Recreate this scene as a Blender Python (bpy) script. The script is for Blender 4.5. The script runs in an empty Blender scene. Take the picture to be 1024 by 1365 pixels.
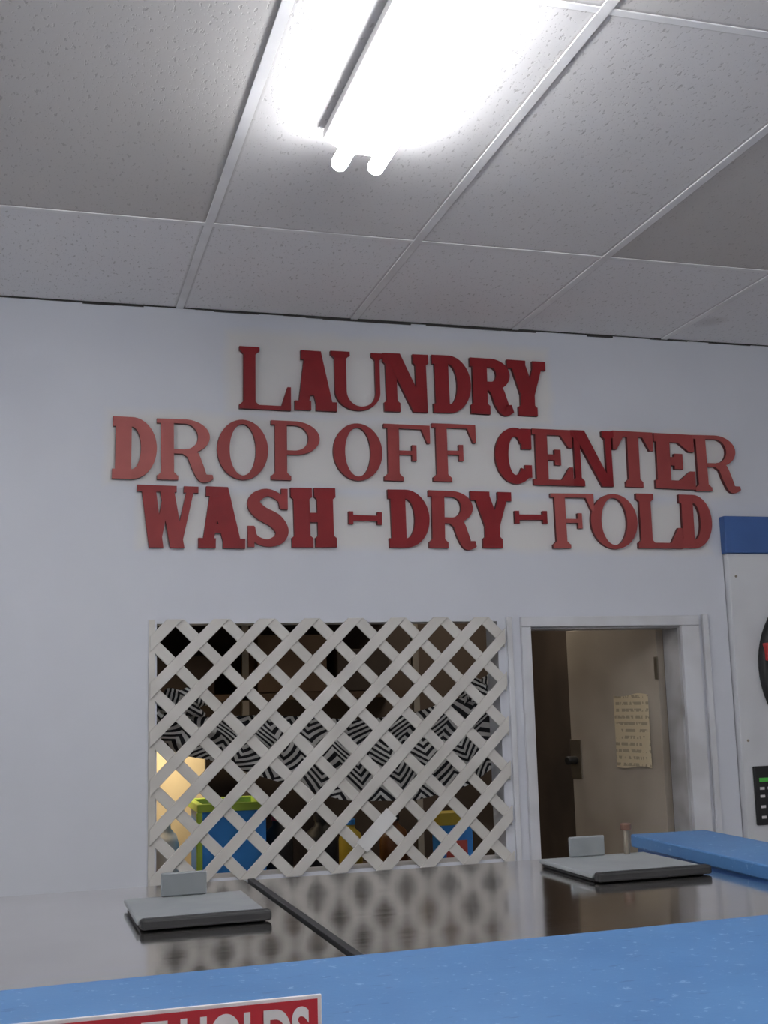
import bpy, bmesh, math, random
from mathutils import Vector, Matrix
random.seed(4)
sc=bpy.context.scene
try:
    sc.view_settings.view_transform='Standard'
    sc.view_settings.look='None'
except Exception: pass

# ---------------------------------------------------------------- helpers
def link(o,parent=None):
    sc.collection.objects.link(o)
    if parent: o.parent=parent
    return o
def empty(name,loc=(0,0,0),rot=0):
    e=bpy.data.objects.new(name,None); e.location=loc; e.rotation_euler=(0,0,rot); e.empty_display_size=.1
    return link(e)
def mesh_obj(name,bm,mat,parent=None,smooth=False,bevel=0,loc=None,rot=None,seg=2):
    me=bpy.data.meshes.new(name); bmesh.ops.recalc_face_normals(bm,faces=bm.faces); bm.to_mesh(me); bm.free()
    mats=mat if isinstance(mat,(list,tuple)) else [mat]
    for m in mats: me.materials.append(m)
    if smooth:
        for p in me.polygons: p.use_smooth=True
    o=bpy.data.objects.new(name,me); link(o,parent)
    if loc: o.location=loc
    if rot: o.rotation_euler=rot
    if bevel:
        b=o.modifiers.new("bev","BEVEL"); b.width=bevel; b.segments=seg; b.limit_method='ANGLE'
    return o
def add_box(bm,x0,x1,y0,y1,z0,z1,mi=0):
    v=[bm.verts.new((x,y,z)) for x in (x0,x1) for y in (y0,y1) for z in (z0,z1)]
    for f in ((0,1,3,2),(4,6,7,5),(0,4,5,1),(2,3,7,6),(0,2,6,4),(1,5,7,3)):
        fc=bm.faces.new([v[i] for i in f]); fc.material_index=mi
def box(name,x0,x1,y0,y1,z0,z1,mat,parent=None,bevel=0,**k):
    bm=bmesh.new(); add_box(bm,x0,x1,y0,y1,z0,z1); return mesh_obj(name,bm,mat,parent,bevel=bevel,**k)
def boxes(name,L,mat,parent=None,bevel=0,**k):
    bm=bmesh.new()
    for b in L: add_box(bm,*b)
    return mesh_obj(name,bm,mat,parent,bevel=bevel,**k)
def add_prism(bm,pts,y0,y1):
    """polygon in XZ extruded along Y"""
    a=[bm.verts.new((p[0],y0,p[1])) for p in pts]; b=[bm.verts.new((p[0],y1,p[1])) for p in pts]
    n=len(pts)
    f=bm.faces.new(a); bm.faces.new(b[::-1])
    for i in range(n):
        j=(i+1)%n; bm.faces.new((a[i],b[i],b[j],a[j]))
    return f
def add_cyl(bm,c,r,h,axis='Z',seg=32,r2=None):
    m=Matrix.Translation(c)
    if axis=='Y': m=m@Matrix.Rotation(math.pi/2,4,'X')
    if axis=='X': m=m@Matrix.Rotation(math.pi/2,4,'Y')
    bmesh.ops.create_cone(bm,cap_ends=True,segments=seg,radius1=r,radius2=r if r2 is None else r2,depth=h,matrix=m)
def cyl(name,c,r,h,mat,parent=None,axis='Z',seg=32,r2=None,bevel=0,smooth=False):
    bm=bmesh.new(); add_cyl(bm,c,r,h,axis,seg,r2); return mesh_obj(name,bm,mat,parent,bevel=bevel,smooth=smooth)
def torus(name,c,R,r,mat,parent=None,ry=1.0,seg=64):
    """ring in XZ plane"""
    bm=bmesh.new(); rings=[]
    for i in range(seg):
        a=2*math.pi*i/seg; ring=[]
        for j in range(12):
            b=2*math.pi*j/12; rr=R+r*math.cos(b)
            ring.append(bm.verts.new((c[0]+rr*math.cos(a),c[1]+r*ry*math.sin(b),c[2]+rr*math.sin(a))))
        rings.append(ring)
    for i in range(seg):
        A=rings[i];B=rings[(i+1)%seg]
        for j in range(12): bm.faces.new((A[j],A[(j+1)%12],B[(j+1)%12],B[j]))
    return mesh_obj(name,bm,mat,parent,smooth=True)
# ---------------------------------------------------------------- materials
class NT:
    def __init__(s,name):
        s.m=bpy.data.materials.new(name); s.m.use_nodes=True; s.t=s.m.node_tree; s.b=s.t.nodes['Principled BSDF']
    def n(s,t,**k):
        nd=s.t.nodes.new(t)
        for a,v in k.items(): setattr(nd,a,v)
        return nd
    def l(s,a,b): s.t.links.new(a,b)
    def math(s,op,a,b=None,c=None):
        nd=s.t.nodes.new('ShaderNodeMath'); nd.operation=op
        for i,v in enumerate((a,b,c)):
            if v is None: continue
            if isinstance(v,(int,float)): nd.inputs[i].default_value=v
            else: s.l(v,nd.inputs[i])
        return nd.outputs[0]
    def mix(s,f,a,b):
        nd=s.t.nodes.new('ShaderNodeMix'); nd.data_type='RGBA'
        for i,v in ((0,f),(6,a),(7,b)):
            if hasattr(v,'links'): s.l(v,nd.inputs[i])
            elif i: nd.inputs[i].default_value=(*v[:3],1)
            else: nd.inputs[i].default_value=v
        return nd.outputs[2]
    def noise(s,scale,detail=2,rough=.5,vec=None,sc3=None):
        tc=s.n('ShaderNodeTexCoord').outputs['Object'] if vec is None else vec
        if sc3:
            mp=s.n('ShaderNodeMapping'); mp.inputs['Scale'].default_value=sc3; s.l(tc,mp.inputs[0]); tc=mp.outputs[0]
        nz=s.n('ShaderNodeTexNoise'); nz.inputs['Scale'].default_value=scale; nz.inputs['Detail'].default_value=detail; nz.inputs['Roughness'].default_value=rough
        s.l(tc,nz.inputs['Vector']); return nz.outputs['Fac']
    def ramp(s,fac,p0,p1):
        r=s.n('ShaderNodeMapRange'); r.inputs[1].default_value=p0; r.inputs[2].default_value=p1; r.clamp=True
        s.l(fac,r.inputs[0]); return r.outputs[0]
    def bump(s,h,strength,dist=.01):
        b=s.n('ShaderNodeBump'); b.inputs['Strength'].default_value=strength; b.inputs['Distance'].default_value=dist
        s.l(h,b.inputs['Height']); s.l(b.outputs[0],s.b.inputs['Normal'])
def mat(name,col,rough=.6,metal=0,col2=None,ns=6,lo=.4,hi=.65,bump=0,bs=60,spec=None,sc3=None):
    N=NT(name); N.b.inputs['Roughness'].default_value=rough; N.b.inputs['Metallic'].default_value=metal
    if spec is not None: N.b.inputs['Specular IOR Level'].default_value=spec
    c2=col2 or tuple(c*.88 for c in col)
    f=N.ramp(N.noise(ns,2,.6,sc3=sc3),lo,hi)
    N.l(N.mix(f,col,c2),N.b.inputs['Base Color'])
    if bump: N.bump(N.noise(bs,2,sc3=sc3),bump,.003)
    return N.m
def emis(name,col,st):
    N=NT(name); N.b.inputs['Base Color'].default_value=(*col,1); N.b.inputs['Emission Color'].default_value=(*col,1); N.b.inputs['Emission Strength'].default_value=st
    return N.m

def wall_mat():
    N=NT("wall_paint"); tc=N.n('ShaderNodeTexCoord').outputs['Object']
    sp=N.n('ShaderNodeSeparateXYZ'); N.l(tc,sp.inputs[0]); X,Z=sp.outputs[0],sp.outputs[2]
    nz=N.noise(7,2,.5); off=N.math('MULTIPLY',N.math('SUBTRACT',nz,.5),.05)
    def rect(x0,x1,z0,z1):
        cx,hx=(x0+x1)/2,(x1-x0)/2; cz,hz=(z0+z1)/2,(z1-z0)/2
        dx=N.math('SUBTRACT',N.math('ABSOLUTE',N.math('SUBTRACT',X,cx)),hx)
        dz=N.math('SUBTRACT',N.math('ABSOLUTE',N.math('SUBTRACT',Z,cz)),hz)
        dd=N.math('ADD',N.math('MAXIMUM',dx,dz),off)
        return N.ramp(dd,.02,-.02)
    m=N.math('MAXIMUM',rect(.64,1.93,2.70,3.01),rect(.22,2.72,2.43,2.69))
    m=N.math('MAXIMUM',m,rect(.33,2.60,2.20,2.40))
    base=N.mix(N.ramp(N.noise(1.3,3,.6),.35,.7),(.685,.705,.755),(.635,.655,.71))
    c=N.mix(N.math('MULTIPLY',m,.75),base,(.73,.71,.67))
    N.l(c,N.b.inputs['Base Color']); N.b.inputs['Roughness'].default_value=.5
    N.bump(N.noise(90,1),.08,.002)
    return N.m
M_wall=wall_mat()
M_wall2=mat("wall_paint_plain",(.68,.69,.73),.6,ns=1.5)
def ceil_mat():
    N=NT("acoustic_tile"); tc=N.n('ShaderNodeTexCoord').outputs['Object']
    sp=N.n('ShaderNodeSeparateXYZ'); N.l(tc,sp.inputs[0]); X,Y=sp.outputs[0],sp.outputs[1]
    a=N.noise(95,2,.6,sc3=(1,.4,1)); pits=N.ramp(a,.385,.325)
    v=N.n('ShaderNodeTexVoronoi'); v.inputs['Scale'].default_value=85
    N.l(tc,v.inputs['Vector'])
    dots=N.ramp(v.outputs['Distance'],.20,.12)
    pm=N.math('MAXIMUM',N.math('MULTIPLY',pits,.8),N.math('MULTIPLY',dots,.45))
    ix=N.math('FLOOR',N.math('DIVIDE',N.math('SUBTRACT',X,.473),.659))
    iy=N.math('FLOOR',N.math('DIVIDE',N.math('ADD',Y,.79),1.318))
    cb=N.n('ShaderNodeCombineXYZ'); N.l(ix,cb.inputs[0]); N.l(iy,cb.inputs[1])
    wn=N.n('ShaderNodeTexWhiteNoise'); wn.noise_dimensions='3D'; N.l(cb.outputs[0],wn.inputs[0])
    big=N.math('ADD',N.math('MULTIPLY',N.ramp(N.noise(.9,3,.6),.35,.7),.5),N.math('MULTIPLY',wn.outputs[0],.5))
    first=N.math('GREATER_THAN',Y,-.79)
    c=N.mix(big,(.80,.79,.80),(.66,.64,.63))
    outer_tiles=N.math('MAXIMUM',N.math('LESS_THAN',ix,-.5),N.math('GREATER_THAN',ix,1.5))
    outer_tiles=N.math('MULTIPLY',outer_tiles,N.math('SUBTRACT',1,first))
    c=N.mix(N.math('MULTIPLY',outer_tiles,.6),c,(.50,.475,.45))  # outer tile columns past the first row mixed toward darker brown
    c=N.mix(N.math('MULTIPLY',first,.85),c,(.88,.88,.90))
    c=N.mix(N.math('MULTIPLY',pm,.5),c,(.28,.26,.25))
    st=N.ramp(N.noise(2.6,1,.4),.74,.80); c=N.mix(N.math('MULTIPLY',st,.3),c,(.35,.32,.3))
    ex=N.math('ABSOLUTE',N.math('SUBTRACT',N.math('FRACT',N.math('DIVIDE',N.math('SUBTRACT',X,.473),.659)),.5))
    ey=N.math('ABSOLUTE',N.math('SUBTRACT',N.math('FRACT',N.math('DIVIDE',N.math('ADD',Y,.79),1.318)),.5))
    ed=N.math('MAXIMUM',N.ramp(ex,.465,.480),N.ramp(ey,.485,.492))
    c=N.mix(N.math('MULTIPLY',ed,.5),c,(.22,.20,.19))
    N.l(c,N.b.inputs['Base Color']); N.b.inputs['Roughness'].default_value=.9
    N.bump(N.math('SUBTRACT',1,pm),.3,.003); return N.m
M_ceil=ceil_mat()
M_tbar=mat("grid_white",(.90,.90,.91),.5,ns=5)
M_white=mat("white_enamel",(.68,.69,.71),.35,ns=3)
M_trim=mat("trim_white",(.68,.69,.72),.45,col2=(.56,.56,.57),ns=4)
M_jamb=mat("jamb_grey",(.50,.50,.51),.5,col2=(.28,.27,.26),ns=5,lo=.45,hi=.7)
M_slat=mat("lattice_vinyl",(.64,.62,.58),.45,col2=(.56,.54,.50),ns=4)
M_blued=mat("blue_panel",(.045,.12,.34),.4,ns=5)
M_black=mat("black_rubber",(.012,.012,.013),.55,ns=9)
M_dark=mat("dark_gap",(.05,.047,.044),.9)
M_lid=mat("grey_plastic",(.225,.24,.245),.45,col2=(.19,.205,.215),ns=9)
M_floor=mat("floor_tile",(.45,.43,.40),.4,ns=3)
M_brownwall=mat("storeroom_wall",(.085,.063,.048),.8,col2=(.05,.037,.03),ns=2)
M_leaf=mat("door_leaf_paint",(.46,.41,.34),.55,col2=(.36,.31,.25),ns=2.5)
M_brass=mat("worn_steel",(.32,.28,.22),.4,metal=.8)
M_card=mat("cardboard",(.09,.055,.033),.8,ns=6)
M_glass=mat("dark_glass",(.02,.022,.025),.08)
M_paperw=mat("paper_white",(.8,.8,.78),.7)
def steel():
    N=NT("brushed_steel"); N.b.inputs['Metallic'].default_value=1
    s=N.noise(30,2,.6,sc3=(.15,4,1)); b=N.ramp(N.noise(2.2,3,.6),.3,.75)
    c=N.mix(b,(.82,.79,.765),(.68,.65,.625)); N.l(c,N.b.inputs['Base Color'])
    N.l(N.math('ADD',N.math('MULTIPLY',s,.09),.055),N.b.inputs['Roughness'])
    N.bump(N.noise(4,1,.5),.10,.006); return N.m
M_steel=steel()
def bluetop():
    N=NT("blue_counter_laminate")
    f=N.ramp(N.noise(3,3,.65),.35,.7); c=N.mix(f,(.048,.142,.32),(.07,.185,.38))
    sp=N.ramp(N.noise(60,3,.7),.62,.69); c=N.mix(N.math('MULTIPLY',sp,.5),c,(.3,.42,.6))
    s2=N.ramp(N.noise(22,2,.7,sc3=(1,3,1)),.66,.72); c=N.mix(N.math('MULTIPLY',s2,.5),c,(.02,.07,.2))
    N.l(c,N.b.inputs['Base Color']); N.b.inputs['Roughness'].default_value=.45
    N.bump(N.noise(120,1),.15,.001); return N.m
M_bluetop=bluetop()
def red(name,sheen_fade):
    N=NT(name); f=N.ramp(N.noise(9,2,.6),.35,.75)
    base=(.26,.013,.017); lite=(.52,.16,.14)
    mixc=tuple(base[i]*(1-sheen_fade)+lite[i]*sheen_fade for i in range(3))  # paler red mixes fading with glare painted into the colour
    dk=tuple(c*.8 for c in mixc)
    N.l(N.mix(f,mixc,dk),N.b.inputs['Base Color']); N.b.inputs['Roughness'].default_value=.5
    N.b.inputs['Specular IOR Level'].default_value=.3
    return N.m
REDS={k:red("red_paint_%d"%int(k*100),k) for k in (0,.15,.3,.5,.7)}
M_rededge=mat("letter_edge",(.10,.008,.010),.6)

# ---------------------------------------------------------------- room shell
ZC=3.085
WX0,WX1,WZ0,WZ1=.395,1.665,1.06,1.93      # pass-through opening
DX0,DX1,DZ=1.79,2.44,1.91                 # door opening
RX0,RX1,RZ=2.655,3.585,2.34               # recess for built-in dryer
boxes("wall_front",[(-4,WX0,0,.12,0,ZC),(WX0,WX1,0,.12,0,WZ0),(WX0,WX1,0,.12,WZ1,ZC),(WX1,DX0,0,.12,0,ZC),(DX0,DX1,0,.12,DZ,ZC),(DX1,RX0,0,.12,0,ZC),(RX0,RX1,0,.12,RZ,ZC),(RX1,5,0,.12,0,ZC)],M_wall)
box("wall_left",-4.1,-4,-8,2.0,0,ZC,M_wall2)
box("wall_right",5,5.1,-8,2.0,0,ZC,M_wall2)
box("wall_rear",-4,5,-8.1,-8,0,ZC,M_wall2)
box("floor",-4.1,5.1,-8.1,2.1,-.1,0,M_floor)
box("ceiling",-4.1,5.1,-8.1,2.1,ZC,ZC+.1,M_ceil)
P=.659; L=[]
xs=[.473+P*k for k in range(-6,7)]
for x in xs: L.append((x-.013,x+.013,-7.99,-.001,ZC-.004,ZC+.002))
y=-.79
while y>-8:
    for x0,x1 in zip(xs[:-1],xs[1:]): L.append((x0+.013,x1-.013,y-.010,y+.010,ZC-.003,ZC+.002))
    y-=1.318
boxes("ceiling_grid",L,M_tbar)
bm=bmesh.new(); x=-4
while x<5:
    w=random.uniform(.06,.2); h=random.uniform(.003,.011); add_box(bm,x,min(x+w,5),-.006,0,ZC-h,ZC-.0005); x+=w
mesh_obj("ceiling_joint_shadow",bm,M_dark)  # ragged dark strip painting the shadow gap along the wall joint

# ---------------------------------------------------------------- back room
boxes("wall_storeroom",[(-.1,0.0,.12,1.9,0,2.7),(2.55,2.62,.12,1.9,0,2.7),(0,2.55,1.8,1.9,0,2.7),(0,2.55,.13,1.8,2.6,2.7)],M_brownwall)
st=empty("storeroom_counter")
box("top",.02,1.74,.35,1.0,.91,.95,M_card,st,bevel=.004)
boxes("legs",[(.1,.16,.4,.46,0,.91),(1.6,1.66,.4,.46,0,.91),(.1,.16,.9,.96,0,.91),(1.6,1.66,.9,.96,0,.91)],M_card,st)
cb=empty("warm_lit_wall_block")  # added cream block standing in for a warm-lit patch of storeroom wall
box("body",.30,.70,1.02,1.22,0,1.47,mat("warm_lit_cream",(.75,.64,.42),.6),cb,bevel=.006)
box("front_line",.48,.484,1.018,1.0195,.1,1.42,M_brass,cb)
sh=empty("storage_shelf")
box("board",.05,1.75,1.25,1.78,1.66,1.69,M_card,sh)
box("board_high",.05,1.75,1.25,1.78,2.06,2.09,M_card,sh)
boxes("uprights",[(.05,.08,1.25,1.28,0,2.4),(1.72,1.75,1.25,1.28,0,2.4),(.9,.93,1.25,1.28,0,2.4)],M_brass,sh)
for i,(x,w,h,cc) in enumerate([(.15,.3,.24,(.16,.10,.06)),(.5,.28,.18,(.045,.03,.024)),(.98,.33,.27,(.13,.085,.055)),(1.36,.26,.2,(.05,.036,.028))]):
    box("carton_%d"%i,x,x+w,1.3,1.7,1.692,1.69+h,mat("carton_%d"%i,cc,.8),sh,bevel=.004)

# ---------------------------------------------------------------- lattice screen
def clip(poly,x0,x1,z0,z1):
    for ax,lim,sg in ((0,x0,1),(0,x1,-1),(1,z0,1),(1,z1,-1)):
        out=[]
        for i in range(len(poly)):
            a=poly[i]; b=poly[(i+1)%len(poly)]
            da=(a[ax]-lim)*sg; db=(b[ax]-lim)*sg
            if da>=0: out.append(a)
            if (da>=0)!=(db>=0):
                t=da/(da-db); out.append((a[0]+t*(b[0]-a[0]),a[1]+t*(b[1]-a[1])))
        poly=out
        if len(poly)<3: return None
    return poly
lat=empty("lattice_screen",(0,0,0))
PL=.163; hw=.0275; LX0,LX1,LZ0,LZ1=.37,1.69,1.05,1.945
bmA=bmesh.new(); bmB=bmesh.new()
for k in range(-14,15):
    u=2.65+PL/2+k*PL
    c=clip([(u+hw,0),(u-hw,0),(u-hw-4,4),(u+hw-4,4)],LX0,LX1,LZ0,LZ1)
    if c: add_prism(bmA,c,-.009,-.002)
    v=-.43+PL/2+k*PL
    c=clip([(v-hw,0),(v+hw,0),(v+hw+4,4),(v-hw+4,4)],LX0,LX1,LZ0,LZ1)
    if c: add_prism(bmB,c,-.017,-.010)
mesh_obj("slats_rear",bmA,M_slat,lat,bevel=.0012,seg=1)
mesh_obj("slats_front",bmB,M_slat,lat,bevel=.0012,seg=1)
boxes("edge_strips",[(LX0-.004,LX0+.018,-.0095,-.0005,LZ0,LZ1)],M_slat,lat)
tp=box("tape_patch",-.026,.026,-.002,0,-.08,.08,M_paperw,lat)
tp.location=(1.168,-.0175,1.190); tp.rotation_euler=(0,math.radians(45),0)

# ---------------------------------------------------------------- chevron curtain swag
def chev():
    N=NT("chevron_fabric"); uv=N.n('ShaderNodeTexCoord').outputs['UV']
    sp=N.n('ShaderNodeSeparateXYZ'); N.l(uv,sp.inputs[0]); U,V=sp.outputs[0],sp.outputs[1]
    zz=N.math('ABSOLUTE',N.math('SUBTRACT',N.math('FRACT',N.math('MULTIPLY',U,9.0)),.5))
    ph=N.math('FRACT',N.math('ADD',N.math('MULTIPLY',V,14),N.math('MULTIPLY',zz,4.6)))
    s=N.math('GREATER_THAN',ph,.5)
    N.l(N.mix(s,(.66,.66,.64),(.012,.012,.016)),N.b.inputs['Base Color']); N.b.inputs['Roughness'].default_value=.85
    return N.m
M_chev=chev()
def interp(tab,x):
    for (a,b),(c,d) in zip(tab[:-1],tab[1:]):
        if x<=c: t=(x-a)/(c-a); return b+(d-b)*t
    return tab[-1][1]
top=[(.40,1.66),(.50,1.64),(.60,1.60),(.75,1.605),(.93,1.595),(1.16,1.575),(1.35,1.59),(1.5,1.63),(1.63,1.66),(1.74,1.64)]
bot=[(.40,1.52),(.50,1.47),(.60,1.45),(.71,1.41),(.93,1.335),(1.09,1.285),(1.33,1.27),(1.5,1.29),(1.64,1.34),(1.74,1.40)]
cur=empty("chevron_curtain_swag")
bm=bmesh.new(); uvl=bm.loops.layers.uv.new("UVMap"); G=[]
NX,NZ=90,16
for i in range(NX+1):
    x=.40+1.34*i/NX; t,b=interp(top,x),interp(bot,x); col=[]
    for j in range(NZ+1):
        w=j/NZ; z=b+(t-b)*w
        yy=.17+.018*math.sin(x*31+w*5)+.016*math.sin(w*13+x*4)
        col.append((bm.verts.new((x,yy,z)),(i/NX+.02*math.sin(w*6+x*3),w*(t-b)*2.6+.02*math.sin(x*17))))
    G.append(col)
for i in range(NX):
    for j in range(NZ):
        q=[G[i][j],G[i+1][j],G[i+1][j+1],G[i][j+1]]
        f=bm.faces.new([a[0] for a in q])
        for lp,a in zip(f.loops,q): lp[uvl].uv=a[1]
mesh_obj("drape",bm,M_chev,cur,smooth=True)
for nm,cx,cz,rx,rz in (("gather_left",.49,1.655,.10,.055),("gather_right",1.64,1.665,.085,.06)):
    bm=bmesh.new(); bmesh.ops.create_uvsphere(bm,u_segments=40,v_segments=24,radius=1)
    uvl=bm.loops.layers.uv.new("UVMap")
    for v in bm.verts:
        a=v.co.copy(); r=1+.16*math.sin(7*a.x+5*a.z)+.12*math.sin(11*a.z-4*a.x+3*a.y)
        v.co=Vector((cx+rx*a.x*r,.16+.05*a.y*r,cz+rz*a.z*r))
    for f in bm.faces:
        for lp in f.loops: lp[uvl].uv=((lp.vert.co.x+.4*lp.vert.co.z)*1.1,(lp.vert.co.z-.5*lp.vert.co.x)*2.4)
    mesh_obj(nm,bm,M_chev,cur,smooth=True)

# storeroom things on the counter
bn=empty("storage_bin")
M_bin=mat("bin_blue",(.04,.30,.85),.4); M_lime=mat("bin_lime",(.45,.66,.08),.4)
boxes("body",[(.60,.85,.42,.435,.951,1.25),(.60,.85,.70,.715,.951,1.25),(.60,.612,.435,.70,.951,1.25),(.838,.85,.435,.70,.951,1.25),(.60,.85,.42,.70,.951,.96)],M_bin,bn,bevel=.003)
boxes("rim",[(.585,.865,.405,.43,1.245,1.275),(.585,.865,.70,.73,1.245,1.275),(.585,.61,.43,.70,1.245,1.275),(.84,.865,.43,.70,1.245,1.275),(.583,.605,.405,.42,.951,1.245)],M_lime,bn,bevel=.003)
db=empty("detergent_box")
box("carton",1.56,1.70,.45,.55,.951,1.14,M_bin,db,bevel=.004)
box("carton_flap",1.56,1.70,.45,.55,1.1405,1.19,mat("det_yellow",(.65,.5,.06),.5),db,bevel=.003)
box("label",1.585,1.675,.448,.4495,.99,1.08,mat("det_label",(.6,.1,.08),.5),db)
def bottle(name,x,y,z,r,h,m,capm):
    e=empty(name,(x,y,z)); bm=bmesh.new()
    prof=[(0,0),(r*.95,0),(r,.02*h),(r,.6*h),(r*.85,.72*h),(r*.38,.82*h),(r*.35,.9*h)]
    rings=[]
    for pr,pz in prof: rings.append([bm.verts.new((pr*math.cos(2*math.pi*i/24),pr*math.sin(2*math.pi*i/24),pz)) for i in range(24)] if pr>0 else [bm.verts.new((0,0,pz))])
    for a,b in zip(rings[:-1],rings[1:]):
        for i in range(24):
            j=(i+1)%24
            if len(a)==1: bm.faces.new((a[0],b[i],b[j]))
            else: bm.faces.new((a[i],a[j],b[j],b[i]))
    mesh_obj("body",bm,m,e,smooth=True); cyl("cap",(0,0,.95*h),r*.42,.11*h,capm,e,seg=20)
bottle("detergent_bottle",.49,.62,.951,.05,.27,M_paperw,M_paperw)
bottle("detergent_bottle.001",.93,.6,.951,.06,.26,M_black,mat("cap_red",(.4,.03,.03),.4))
bottle("detergent_bottle.002",1.12,.66,.951,.07,.24,M_black,M_black)
bottle("detergent_bottle.003",1.44,.7,.951,.06,.22,mat("bottle_amber",(.15,.06,.02),.3),M_black)
bottle("detergent_bottle.004",1.28,.8,.951,.05,.20,mat("bottle_yellow",(.5,.38,.05),.35),M_bin)

# ---------------------------------------------------------------- door
boxes("trim_door",[(DX0-.035,DX0+.004,-.02,.0,0,DZ-.004),(DX0-.035,2.515,-.022,.0,DZ-.004,DZ+.035),(DX1-.004,2.515,-.02,0,0,DZ-.004),
   (2.535,2.56,-.016,0,0,1.95),(1.70,1.722,-.012,0,0,1.945)],M_trim,bevel=.003)
boxes("trim_door_reveal",[(DX0+.0005,DX0+.012,.001,.119,0,DZ-.013),(DX1-.012,DX1-.0005,.001,.119,0,DZ-.013),(DX0+.0005,DX1-.0005,.001,.119,DZ-.012,DZ-.0005)],M_jamb)
ang=math.atan2(.61,-.115)
dr=empty("door_1",(2.425,.142,0),ang)
box("leaf",0,.62,-.018,.018,.01,DZ+.02,M_leaf,dr,bevel=.002)
boxes("hinges",[(-.006,.012,.018,.026,1.70,1.79),(-.006,.012,.018,.026,.95,1.04),(-.006,.012,.018,.026,.2,.29)],M_brass,dr)
boxes("latch_plate",[(.545,.622,.0185,.024,1.28,1.45)],M_brass,dr,bevel=.002)
cyl("knob",(.585,.048,1.36),.018,.05,M_black,dr,axis='Y',bevel=.004)
N=NT("old_notice_paper"); tc=N.n('ShaderNodeTexCoord').outputs['Object']; sp=N.n('ShaderNodeSeparateXYZ'); N.l(tc,sp.inputs[0])
row=N.math('GREATER_THAN',N.math('FRACT',N.math('MULTIPLY',sp.outputs[2],36)),.55)
wd=N.math('GREATER_THAN',N.noise(60,2,sc3=(1,1,.3)),.48)
ink=N.math('MULTIPLY',N.math('MULTIPLY',row,wd),.5)
N.l(N.mix(ink,(.66,.56,.38),(.13,.10,.08)),N.b.inputs['Base Color']); N.b.inputs['Roughness'].default_value=.7
M_note=N.m
wn=empty("paper_notice",(2.425,.142,0),ang)
bm=bmesh.new(); gx=[]
for i in range(13):
    t=i/12; gx.append([bm.verts.new((.065+.225*t,.024+.004*math.sin(t*9),z+.006*math.sin(t*6))) for z in (1.345,1.50,1.64)])
for i in range(12):
    for j in range(2): bm.faces.new((gx[i][j],gx[i+1][j],gx[i+1][j+1],gx[i][j+1]))
mesh_obj("sheet",bm,M_note,wn,smooth=True)

# ---------------------------------------------------------------- letters
def rect(x0,z0,x1,z1): return [(x0,z0),(x1,z0),(x1,z1),(x0,z1)]
def band(cx,cz,ro,rzo,ri,rzi,a0,a1,n=28):
    out=[]
    for i in range(n):
        A=math.radians(a0+(a1-a0)*i/n); B=math.radians(a0+(a1-a0)*(i+1)/n)
        out.append([(cx+ro*math.cos(A),cz+rzo*math.sin(A)),(cx+ro*math.cos(B),cz+rzo*math.sin(B)),(cx+ri*math.cos(B),cz+rzi*math.sin(B)),(cx+ri*math.cos(A),cz+rzi*math.sin(A))])
    return [("G",out)]
def line(x0,z0,x1,z1,w): return [(x0-w/2,z0),(x0+w/2,z0),(x1+w/2,z1),(x1-w/2,z1)]
def stroke(pts,ws,n=10):
    P=[];Wd=[]
    for i in range(len(pts)-1):
        p0=pts[max(i-1,0)];p1=pts[i];p2=pts[i+1];p3=pts[min(i+2,len(pts)-1)]
        for k in range(n):
            t=k/n
            P.append(tuple(.5*((2*p1[a])+(-p0[a]+p2[a])*t+(2*p0[a]-5*p1[a]+4*p2[a]-p3[a])*t*t+(-p0[a]+3*p1[a]-3*p2[a]+p3[a])*t**3) for a in (0,1)))
            Wd.append(ws[i]+(ws[i+1]-ws[i])*t)
    P.append(pts[-1]);Wd.append(ws[-1]); E=[]
    for i in range(len(P)):
        a=P[max(i-1,0)];b=P[min(i+1,len(P)-1)]; dx,dz=b[0]-a[0],b[1]-a[1]; l=math.hypot(dx,dz) or 1
        nx,nz=-dz/l*Wd[i]/2,dx/l*Wd[i]/2; E.append(((P[i][0]+nx,P[i][1]+nz),(P[i][0]-nx,P[i][1]-nz)))
    return [("G",[[E[i][0],E[i+1][0],E[i+1][1],E[i][1]] for i in range(len(E)-1)])]
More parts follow.
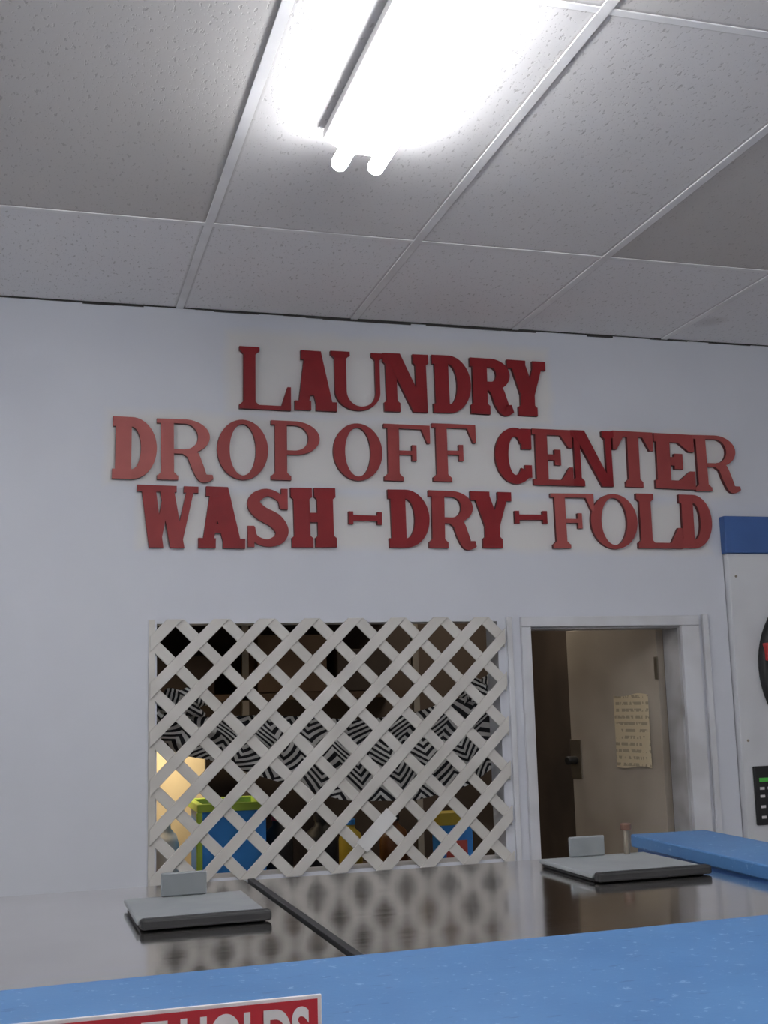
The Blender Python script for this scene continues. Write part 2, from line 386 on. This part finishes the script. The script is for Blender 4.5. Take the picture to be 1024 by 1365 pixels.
def glyph(c,W,H,s,t,f,e):
    o=[]
    def serif(cx,z,w,up=True,st=None):
        z0,z1=(z,z+f) if up else (z-f,z)
        o.append(rect(cx-w/2,z0,cx+w/2,z1))
        if st: # bracket
            k=(w-st)/2*.8; zb=z1 if up else z0; d=k if up else -k
            o.append([(cx-st/2-k,zb),(cx+st/2+k,zb),(cx+st/2,zb+d),(cx-st/2,zb+d)])
    def stem(x,w,top=True,botm=True,z0=0,z1=None):
        z1=H if z1 is None else z1
        o.append(rect(x,z0,x+w,z1))
        if botm: serif(x+w/2,0,w+2*e,True,w)
        if top: serif(x+w/2,H,w+2*e,False,w)
    if c=='L':
        stem(e,s); o.append(rect(e,0,W,f)); o.append([(W-t*2.0,f),(W,f),(W,H*.38),(W-t*.7,H*.38)])
    elif c=='T':
        stem(W/2-s/2,s,top=False); o.append(rect(0,H-f,W,H))
        o.append([(0,H-f),(t*1.8,H-f),(t*.6,H*.66),(0,H*.66)]); o.append([(W-t*1.8,H-f),(W,H-f),(W,H*.66),(W-t*.6,H*.66)])
    elif c in 'EF':
        stem(e,s,top=False,botm=(c=='F')); o.append(rect(0,H-f,W,H)); o.append([(W-t*1.9,H-f),(W,H-f),(W,H*.68),(W-t*.6,H*.68)])
        xm=W*.70; o.append(rect(e+s,H/2-f/2,xm,H/2+f/2)); o.append(rect(xm-t,H*.36,xm,H*.64))
        if c=='E':
            o.append(rect(0,0,W,f)); o.append([(W-t*1.9,f),(W,f),(W,H*.33),(W-t*.6,H*.33)])
    elif c=='H':
        stem(e,s); stem(W-e-s,s); o.append(rect(e+s,H/2-f/2,W-e-s,H/2+f/2))
    elif c=='N':
        tt=t if t<s*.6 else s*.72
        stem(e,tt); stem(W-e-tt,tt,botm=False); o.append([(e*.6,H),(e*.6+s*1.05,H),(W-e,0),(W-e-s*.95,0)])
    elif c=='U':
        x2=W-e-t; zc=H*.32
        o.append(rect(e,zc,e+s,H)); serif(e+s/2,H,s+2*e,False,s); o.append(rect(x2,zc,x2+t,H)); serif(x2+t/2,H,t+2*e,False,t)
        cx=(e+x2+t)/2; ro=(x2+t-e)/2; ci=(e+s+x2)/2; ri=(x2-e-s)/2; n=24; g=[]
        for i in range(n):
            q=[((cx+ro*math.cos(A),zc+zc*math.sin(A)),(ci+ri*math.cos(A),zc+(zc-f)*math.sin(A))) for A in (math.pi+math.pi*i/n,math.pi+math.pi*(i+1)/n)]
            g.append([q[0][0],q[1][0],q[1][1],q[0][1]])
        o.append(("G",g))
    elif c=='D':
        stem(e,s,False,False); xm=e+s
        o.append(rect(0,0,xm,f)); o.append(rect(0,H-f,xm,H)); xb=max(W*.42,xm)
        o.append(rect(xm,0,xb,f)); o.append(rect(xm,H-f,xb,H))
        o+=band(xb,H/2,W-xb,H/2,max(W-xb-s,.006),H/2-f,-90,90)
    elif c in 'PR':
        zl=H*.43; stem(e,s,False,True); xm=e+s; o.append(rect(0,H-f,xm,H)); xb=max(W*.48,xm)
        Wr=W if c=='P' else W*.93
        o.append(rect(xm,H-f,xb,H)); o.append(rect(xm,zl,xb,zl+f))
        zc=(H+zl)/2; rr=(H-zl)/2
        o+=band(xb,zc,Wr-xb,rr,max(Wr-xb-s*.95,.005),rr-f,-90,90)
        if c=='R':
            o+=stroke([(W*.46,zl+f*.5),(W*.62,zl-.02*H),(W*.71,H*.22),(W*.81,f*.6),(W*.98,f*.8)],[f,s*.95,s*.95,s*.8,t*.8])
    elif c=='O':
        o+=band(W/2,H/2,W/2,H/2,W/2-s,H/2-f,0,360,n=48)
    elif c=='C':
        o+=band(W*.55,H/2,W*.55,H/2,W*.55-s,H/2-f,38,322,n=40)
        o.append(rect(W-max(t,.012)*1.1,H*.62,W,H*.99)); o.append(rect(W*.80,H*.12,W*.99,H*.34))
    elif c=='S':
        o+=stroke([(.83*W,.66*H),(.78*W,.82*H),(.5*W,.92*H),(.24*W,.84*H),(.19*W,.71*H),(.34*W,.58*H),(.66*W,.45*H),(.81*W,.29*H),(.74*W,.15*H),(.48*W,.08*H),(.2*W,.16*H),(.14*W,.34*H)],
                  [t*.8,t,f*1.15,s*.8,s,s*1.05,s*1.1,s,s*.8,f*1.15,t,t*.8])
        o.append(rect(W*.80,H*.64,W*.95,H*.99)); o.append(rect(W*.04,H*.01,W*.19,H*.36))
    elif c=='A':
        ax=W*.5; fx=e+t*.3
        o.append([(fx,0),(fx+t,0),(ax+t*.3,H),(ax-t*.9,H)])
        o.append([(W-e*.7-s*1.05,0),(W-e*.7,0),(ax+s*.45,H),(ax-s*.75,H)])
        o.append(rect(W*.28,H*.25,W*.72,H*.25+f*.9)); serif(fx+t/2,0,t+2.4*e); serif(W-e*.7-s/2,0,s+2*e)
        if f>.02: o.append(rect(W*.2,H-f,ax,H))
    elif c=='Y':
        stem(W/2-s/2,s,False,True,0,H*.46)
        o.append([(W/2-s/2,H*.38),(W/2+s/2,H*.44),(W*.24+s*.55,H),(W*.24-s*.5,H)])
        o.append([(W/2-t*.1,H*.44),(W/2+s/2,H*.38),(W*.80+t*.5,H),(W*.80-t*.5,H)])
        serif(W*.24,H,s+2*e*.9,False); serif(W*.80,H,t+2*e*.9,False)
    elif c=='W':
        a0=W*.16
        o.append(line(W*.31,0,a0,H,s)); o.append(line(W*.31,0,W*.50,H,t)); o.append(line(W*.66,0,W*.46,H,s)); o.append(line(W*.66,0,W*.88,H,t))
        serif(a0,H,s+2*e,False); serif(W*.48,H,s+1.2*e,False); serif(W*.88,H,t+2*e,False)
    elif c=='-':
        o.append(rect(0,H*.2,W,H*.8)); o.append(rect(0,-H*.2,W*.14,H*1.2)); o.append(rect(W*.86,-H*.2,W,H*1.2))
    return o
STY={'B':(.060,.038,.035,.010),'M':(.050,.026,.023,.013),'L':(.045,.018,.016,.015)}
rows=[("L",.688,.880,2.712,2.947,'L',0),("A",.885,1.052,2.716,2.945,'B',0),("U",1.034,1.240,2.722,2.949,'L',0),("N",1.240,1.422,2.724,2.952,'B',0),("D",1.436,1.592,2.728,2.956,'B',0),("R",1.588,1.765,2.730,2.954,'B',0),("Y",1.740,1.912,2.731,2.954,'B',.0),
("D",.236,.390,2.440,2.664,'B',.7),("R",.392,.595,2.440,2.662,'L',.7),("O",.606,.792,2.447,2.670,'L',.3),("P",.802,.985,2.450,2.672,'L',.3),("O",1.037,1.226,2.455,2.673,'L',.15),("F",1.232,1.415,2.458,2.676,'L',.3),("F",1.425,1.602,2.460,2.685,'L',.3),("C",1.679,1.832,2.458,2.681,'B',0),("E",1.836,2.005,2.456,2.680,'M',.15),("N",2.002,2.19,2.455,2.680,'M',.0),("T",2.182,2.36,2.458,2.685,'M',.3),("E",2.365,2.545,2.455,2.682,'B',.3),("R",2.545,2.755,2.448,2.680,'L',.5),
("W",.325,.535,2.198,2.420,'M',.15),("A",.528,.702,2.198,2.420,'B',0),("S",.708,.870,2.200,2.420,'M',.15),("H",.876,1.044,2.202,2.422,'B',.0),("-",1.09,1.218,2.298,2.332,'L',.0),("D",1.245,1.405,2.205,2.424,'B',.0),("R",1.400,1.590,2.206,2.425,'M',.15),("Y",1.566,1.745,2.208,2.425,'B',.0),("-",1.750,1.885,2.310,2.345,'L',.0),("F",1.905,2.088,2.208,2.424,'L',.5),("O",2.070,2.272,2.208,2.428,'L',.3),("L",2.272,2.470,2.212,2.432,'M',.3),("D",2.462,2.606,2.215,2.432,'B',.3)]
sign=empty("wall_lettering_sign",(0,0,0))
for i,(c,x0,x1,z0,z1,stl,sheen_fd) in enumerate(rows):
    W,H=x1-x0,z1-z0; s,t,f,e=STY[stl]
    if stl=='B': s=min(s,W*.36); e=min(e,W*.07)
    bm=bmesh.new(); k=0
    for part in glyph(c,W,H,s,t,f,e):
        polys=part[1] if isinstance(part,tuple) else [part]
        for p in polys: add_prism(bm,p,-.016-k*.00015,-k*.00002)
        k+=1
    bmesh.ops.recalc_face_normals(bm,faces=bm.faces)
    for fc in bm.faces: fc.material_index=0 if all(v.co.y<-.0155 for v in fc.verts) else 1
    nm="letter_"+("dash" if c=='-' else c)+"_%d"%i
    mesh_obj(nm,bm,[REDS[sheen_fd],M_rededge],sign,loc=(x0,-.001,z0),rot=(0,math.radians(random.uniform(-.8,.8)),0))

# ---------------------------------------------------------------- fluorescent fixtures
M_tube=emis("tube_glow",(.98,.98,1.0),32)
M_fix=mat("fixture_white",(.7,.7,.7),.4)
def fixture(x,y0,y1):
    e=empty("fluorescent_light",(x,y0,ZC)); Ln=y1-y0
    bm=bmesh.new()
    pr=[(-.095,-.008),(.095,-.008),(.095,-.03),(.03,-.062),(-.03,-.062),(-.095,-.03)]
    a=[bm.verts.new((p[0],.03,p[1])) for p in pr]; b=[bm.verts.new((p[0],Ln-.03,p[1])) for p in pr]
    bm.faces.new(a); bm.faces.new(b[::-1])
    for i in range(6): j=(i+1)%6; bm.faces.new((a[i],b[i],b[j],a[j]))
    mesh_obj("housing",bm,M_fix,e)
    for k,dx in enumerate((-.048,.048)):
        cyl("tube_%d"%k,(dx,Ln/2,-.080),.021,Ln-.012,M_tube,e,axis='Y',seg=16)
        boxes("socket_%d"%k,[(dx-.011,dx+.011,.034,.052,-.07,-.03),(dx-.011,dx+.011,Ln-.052,Ln-.034,-.07,-.03)],M_fix,e)
        cyl("end_cap_%d"%k,(dx,Ln-.004,-.080),.0205,.008,M_fix,e,axis='Y',seg=16)
    return e
fixture(.765,-3.86,-1.43)
fixture(-2.2,-3.86,-1.43)
fixture(3.4,-6.2,-3.8)
fixture(-.6,-7.6,-5.2)

# ---------------------------------------------------------------- washers island
TZ=1.26
def washer(x0,x1,lw=.225,dy=.03,dpl=.26,rot=0.02,sx=.0,dark_seam=False):
    e=empty("washing_machine",(x0,-2.385,0),rot); w=x1-x0; dp=.90
    box("cabinet",.004,w-.004,.01,dp-.01,.06,TZ-.035,M_white,e,bevel=.008)
    box("plinth",.03,w-.03,.04,dp-.05,0,.06,M_black,e)
    box("top_panel",.004,w-.004,0,dp,TZ-.034,TZ,M_steel,e,bevel=.003,seg=2)
    if dark_seam: box("seam_dark_strip",-.010,.0045,-.002,dp+.002,TZ-.03,TZ+.003,M_black,e,bevel=.001)  # black strip added so the gap between the tops looks dark
    cx=w/2
    torus("door_ring",(cx,dp+.012,.62),.235,.03,M_steel,e)
    cyl("door_glass",(cx,dp+.01,.62),.22,.03,M_glass,e,axis='Y')
    box("door_handle",cx+.2,cx+.28,dp+.02,dp+.05,.57,.67,M_black,e,bevel=.006)
    box("control_panel",.08,w-.08,dp-.0095,dp+.004,1.0,1.18,M_black,e,bevel=.003)
    lx1=w-.078+sx; lx0=lx1-lw; y0=.333+dy; y1=y0+dpl
    box("hopper_frame",lx0+.002,lx1+.004,y0+.02,y1,TZ+.0005,TZ+.008,M_black,e,bevel=.003)
    box("hopper_lid",lx0-.004,lx1+.004,y0+.019,y1+.002,TZ+.0085,TZ+.018,M_lid,e,bevel=.003)
    box("rubber_lip",lx0+.002,lx1+.010,y0-.004,y0+.019,TZ+.002,TZ+.021,M_black,e,bevel=.005)
    box("upright_tab",lx0+.066,lx0+.156,y1-.016,y1-.008,TZ+.0185,TZ+.064,M_lid,e,bevel=.003)
    return e
washer(-.495,.473,sx=.015)
washer(.485,1.435,.262,.165,.275,sx=.035,dark_seam=True)
washer(-1.475,-.507)
kb=empty("metal_knob",(1.325,-1.615,TZ+.0185)); cyl("stem",(0,0,.027),.007,.054,M_brass,kb,seg=16); cyl("head",(0,0,.062),.013,.016,mat("knob_brown",(.12,.06,.04),.4),kb,seg=20,bevel=.003)
ec=empty("blue_bulkhead_end_cap",(1.447,-2.36,0),-.03)
box("panel",.01,.205,.0,1.00,0,TZ-.005,M_blued,ec)
box("top",.0,.215,-.01,1.02,TZ-.004,TZ+.028,M_bluetop,ec,bevel=.004)
nc=empty("blue_folding_counter",(.49,-2.455,0),.042)
box("top",-2.6,1.75,-.55,0,1.245,1.285,M_bluetop,nc,bevel=.006,seg=3)
box("base",-2.55,.93,-.52,-.03,0,1.244,M_blued,nc)
box("base_end",.93,1.70,-.52,-.05,0,1.244,M_blued,nc)
M_sred=mat("sign_red",(.45,.018,.03),.35); M_swhite=mat("sign_white",(.75,.72,.72),.4)
# upright placard fixed to the customer side of the counter
sg=empty("red_printed_sign",(0,-3.050,0),0)
box("sheet",-.30,.262,-.003,0,1.16,1.377,M_swhite,sg,bevel=.0008)
box("field",-.296,.258,-.0036,-.0031,1.164,1.3735,M_sred,sg)
cu=bpy.data.curves.new("txt",'FONT'); cu.body="NOT HOLDS"; cu.size=.058; cu.offset=.0018; cu.extrude=.0002
to=bpy.data.objects.new("sign_text",cu); sc.collection.objects.link(to)
bpy.context.view_layer.update()
dg=bpy.context.evaluated_depsgraph_get(); me=bpy.data.meshes.new_from_object(to.evaluated_get(dg))
bpy.data.objects.remove(to)
tx=bpy.data.objects.new("sign_text",me); me.materials.clear(); me.materials.append(M_swhite); link(tx,sg)
bw=max(v.co.x for v in me.vertices); bh=max(v.co.y for v in me.vertices)
tx.scale=(.215/bw,1,1); tx.rotation_euler=(math.radians(90),0,0); tx.location=(.250-.215,-.0042,1.368-bh)

# ---------------------------------------------------------------- built-in dryer on right
dy=empty("tumble_dryer",(2.66,-.03,0))
box("cabinet",0,.915,.0,.75,0,2.192,M_white,dy,bevel=.004)
box("header_band",-.012,.93,-.012,.028,2.193,2.344,M_blued,dy,bevel=.004)
torus("door_ring",(.465,-.01,1.732),.345,.02,M_black,dy,ry=1.3)
torus("door_inner_ring",(.465,-.012,1.732),.295,.035,M_steel,dy)
cyl("door_glass",(.465,-.004,1.732),.30,.02,M_glass,dy,axis='Y',seg=48)
box("door_handle",.115,.138,-.05,-.015,1.76,1.83,mat("handle_red",(.5,.03,.03),.4),dy,bevel=.004)
box("control_panel",.04,.87,-.012,-.0005,1.125,1.35,M_black,dy,bevel=.003)
M_g=mat("panel_green",(.1,.6,.08),.5)
boxes("panel_marks",[(.06,.11,-.014,-.0122,1.29,1.305),(.13,.18,-.014,-.0122,1.29,1.305)],M_g,dy)
boxes("panel_labels",[(.06+.035*i,.08+.035*i,-.014,-.0122,z,z+.010) for i in range(6) for z in (1.15,1.19,1.23,1.26)],M_swhite,dy)
for i,(x,z) in enumerate([(.03,2.1),(.03,1.45),(.2,2.1)]):
    cyl("screw_%d"%i,(x,-.002,z),.005,.004,M_brass,dy,axis='Y',seg=12)

# ---------------------------------------------------------------- storeroom lighting
def area(name,loc,size,power,col,rot=(0,0,0)):
    l=bpy.data.lights.new(name,'AREA'); l.size=size; l.energy=power; l.color=col
    o=bpy.data.objects.new(name,l); o.location=loc; o.rotation_euler=rot; link(o); return o
area("storeroom_lamp",(2.1,1.0,2.55),.4,7,(1,.88,.74))
area("storeroom_desk_lamp",(.45,.7,1.62),.12,3.5,(1,.80,.55),(math.radians(25),0,0))
w=bpy.data.worlds.new("w"); sc.world=w; w.use_nodes=True; w.node_tree.nodes['Background'].inputs[0].default_value=(.5,.55,.65,1); w.node_tree.nodes['Background'].inputs[1].default_value=.1

# ---------------------------------------------------------------- camera
r=Vector((.9604,-.2772,-.0270)).normalized(); fw=Vector((.2779,.9479,.1559)).normalized()
r=(r-fw*r.dot(fw)).normalized(); up=r.cross(fw)
cam=bpy.data.cameras.new("camera"); co=bpy.data.objects.new("camera",cam); link(co)
m=Matrix((r,up,-fw)).transposed().to_4x4(); m.translation=Vector((0,-4.2,1.65)); co.matrix_world=m
cam.sensor_fit='VERTICAL'; cam.sensor_height=36; cam.lens=1580/1365*36; cam.clip_start=.02
sc.camera=co
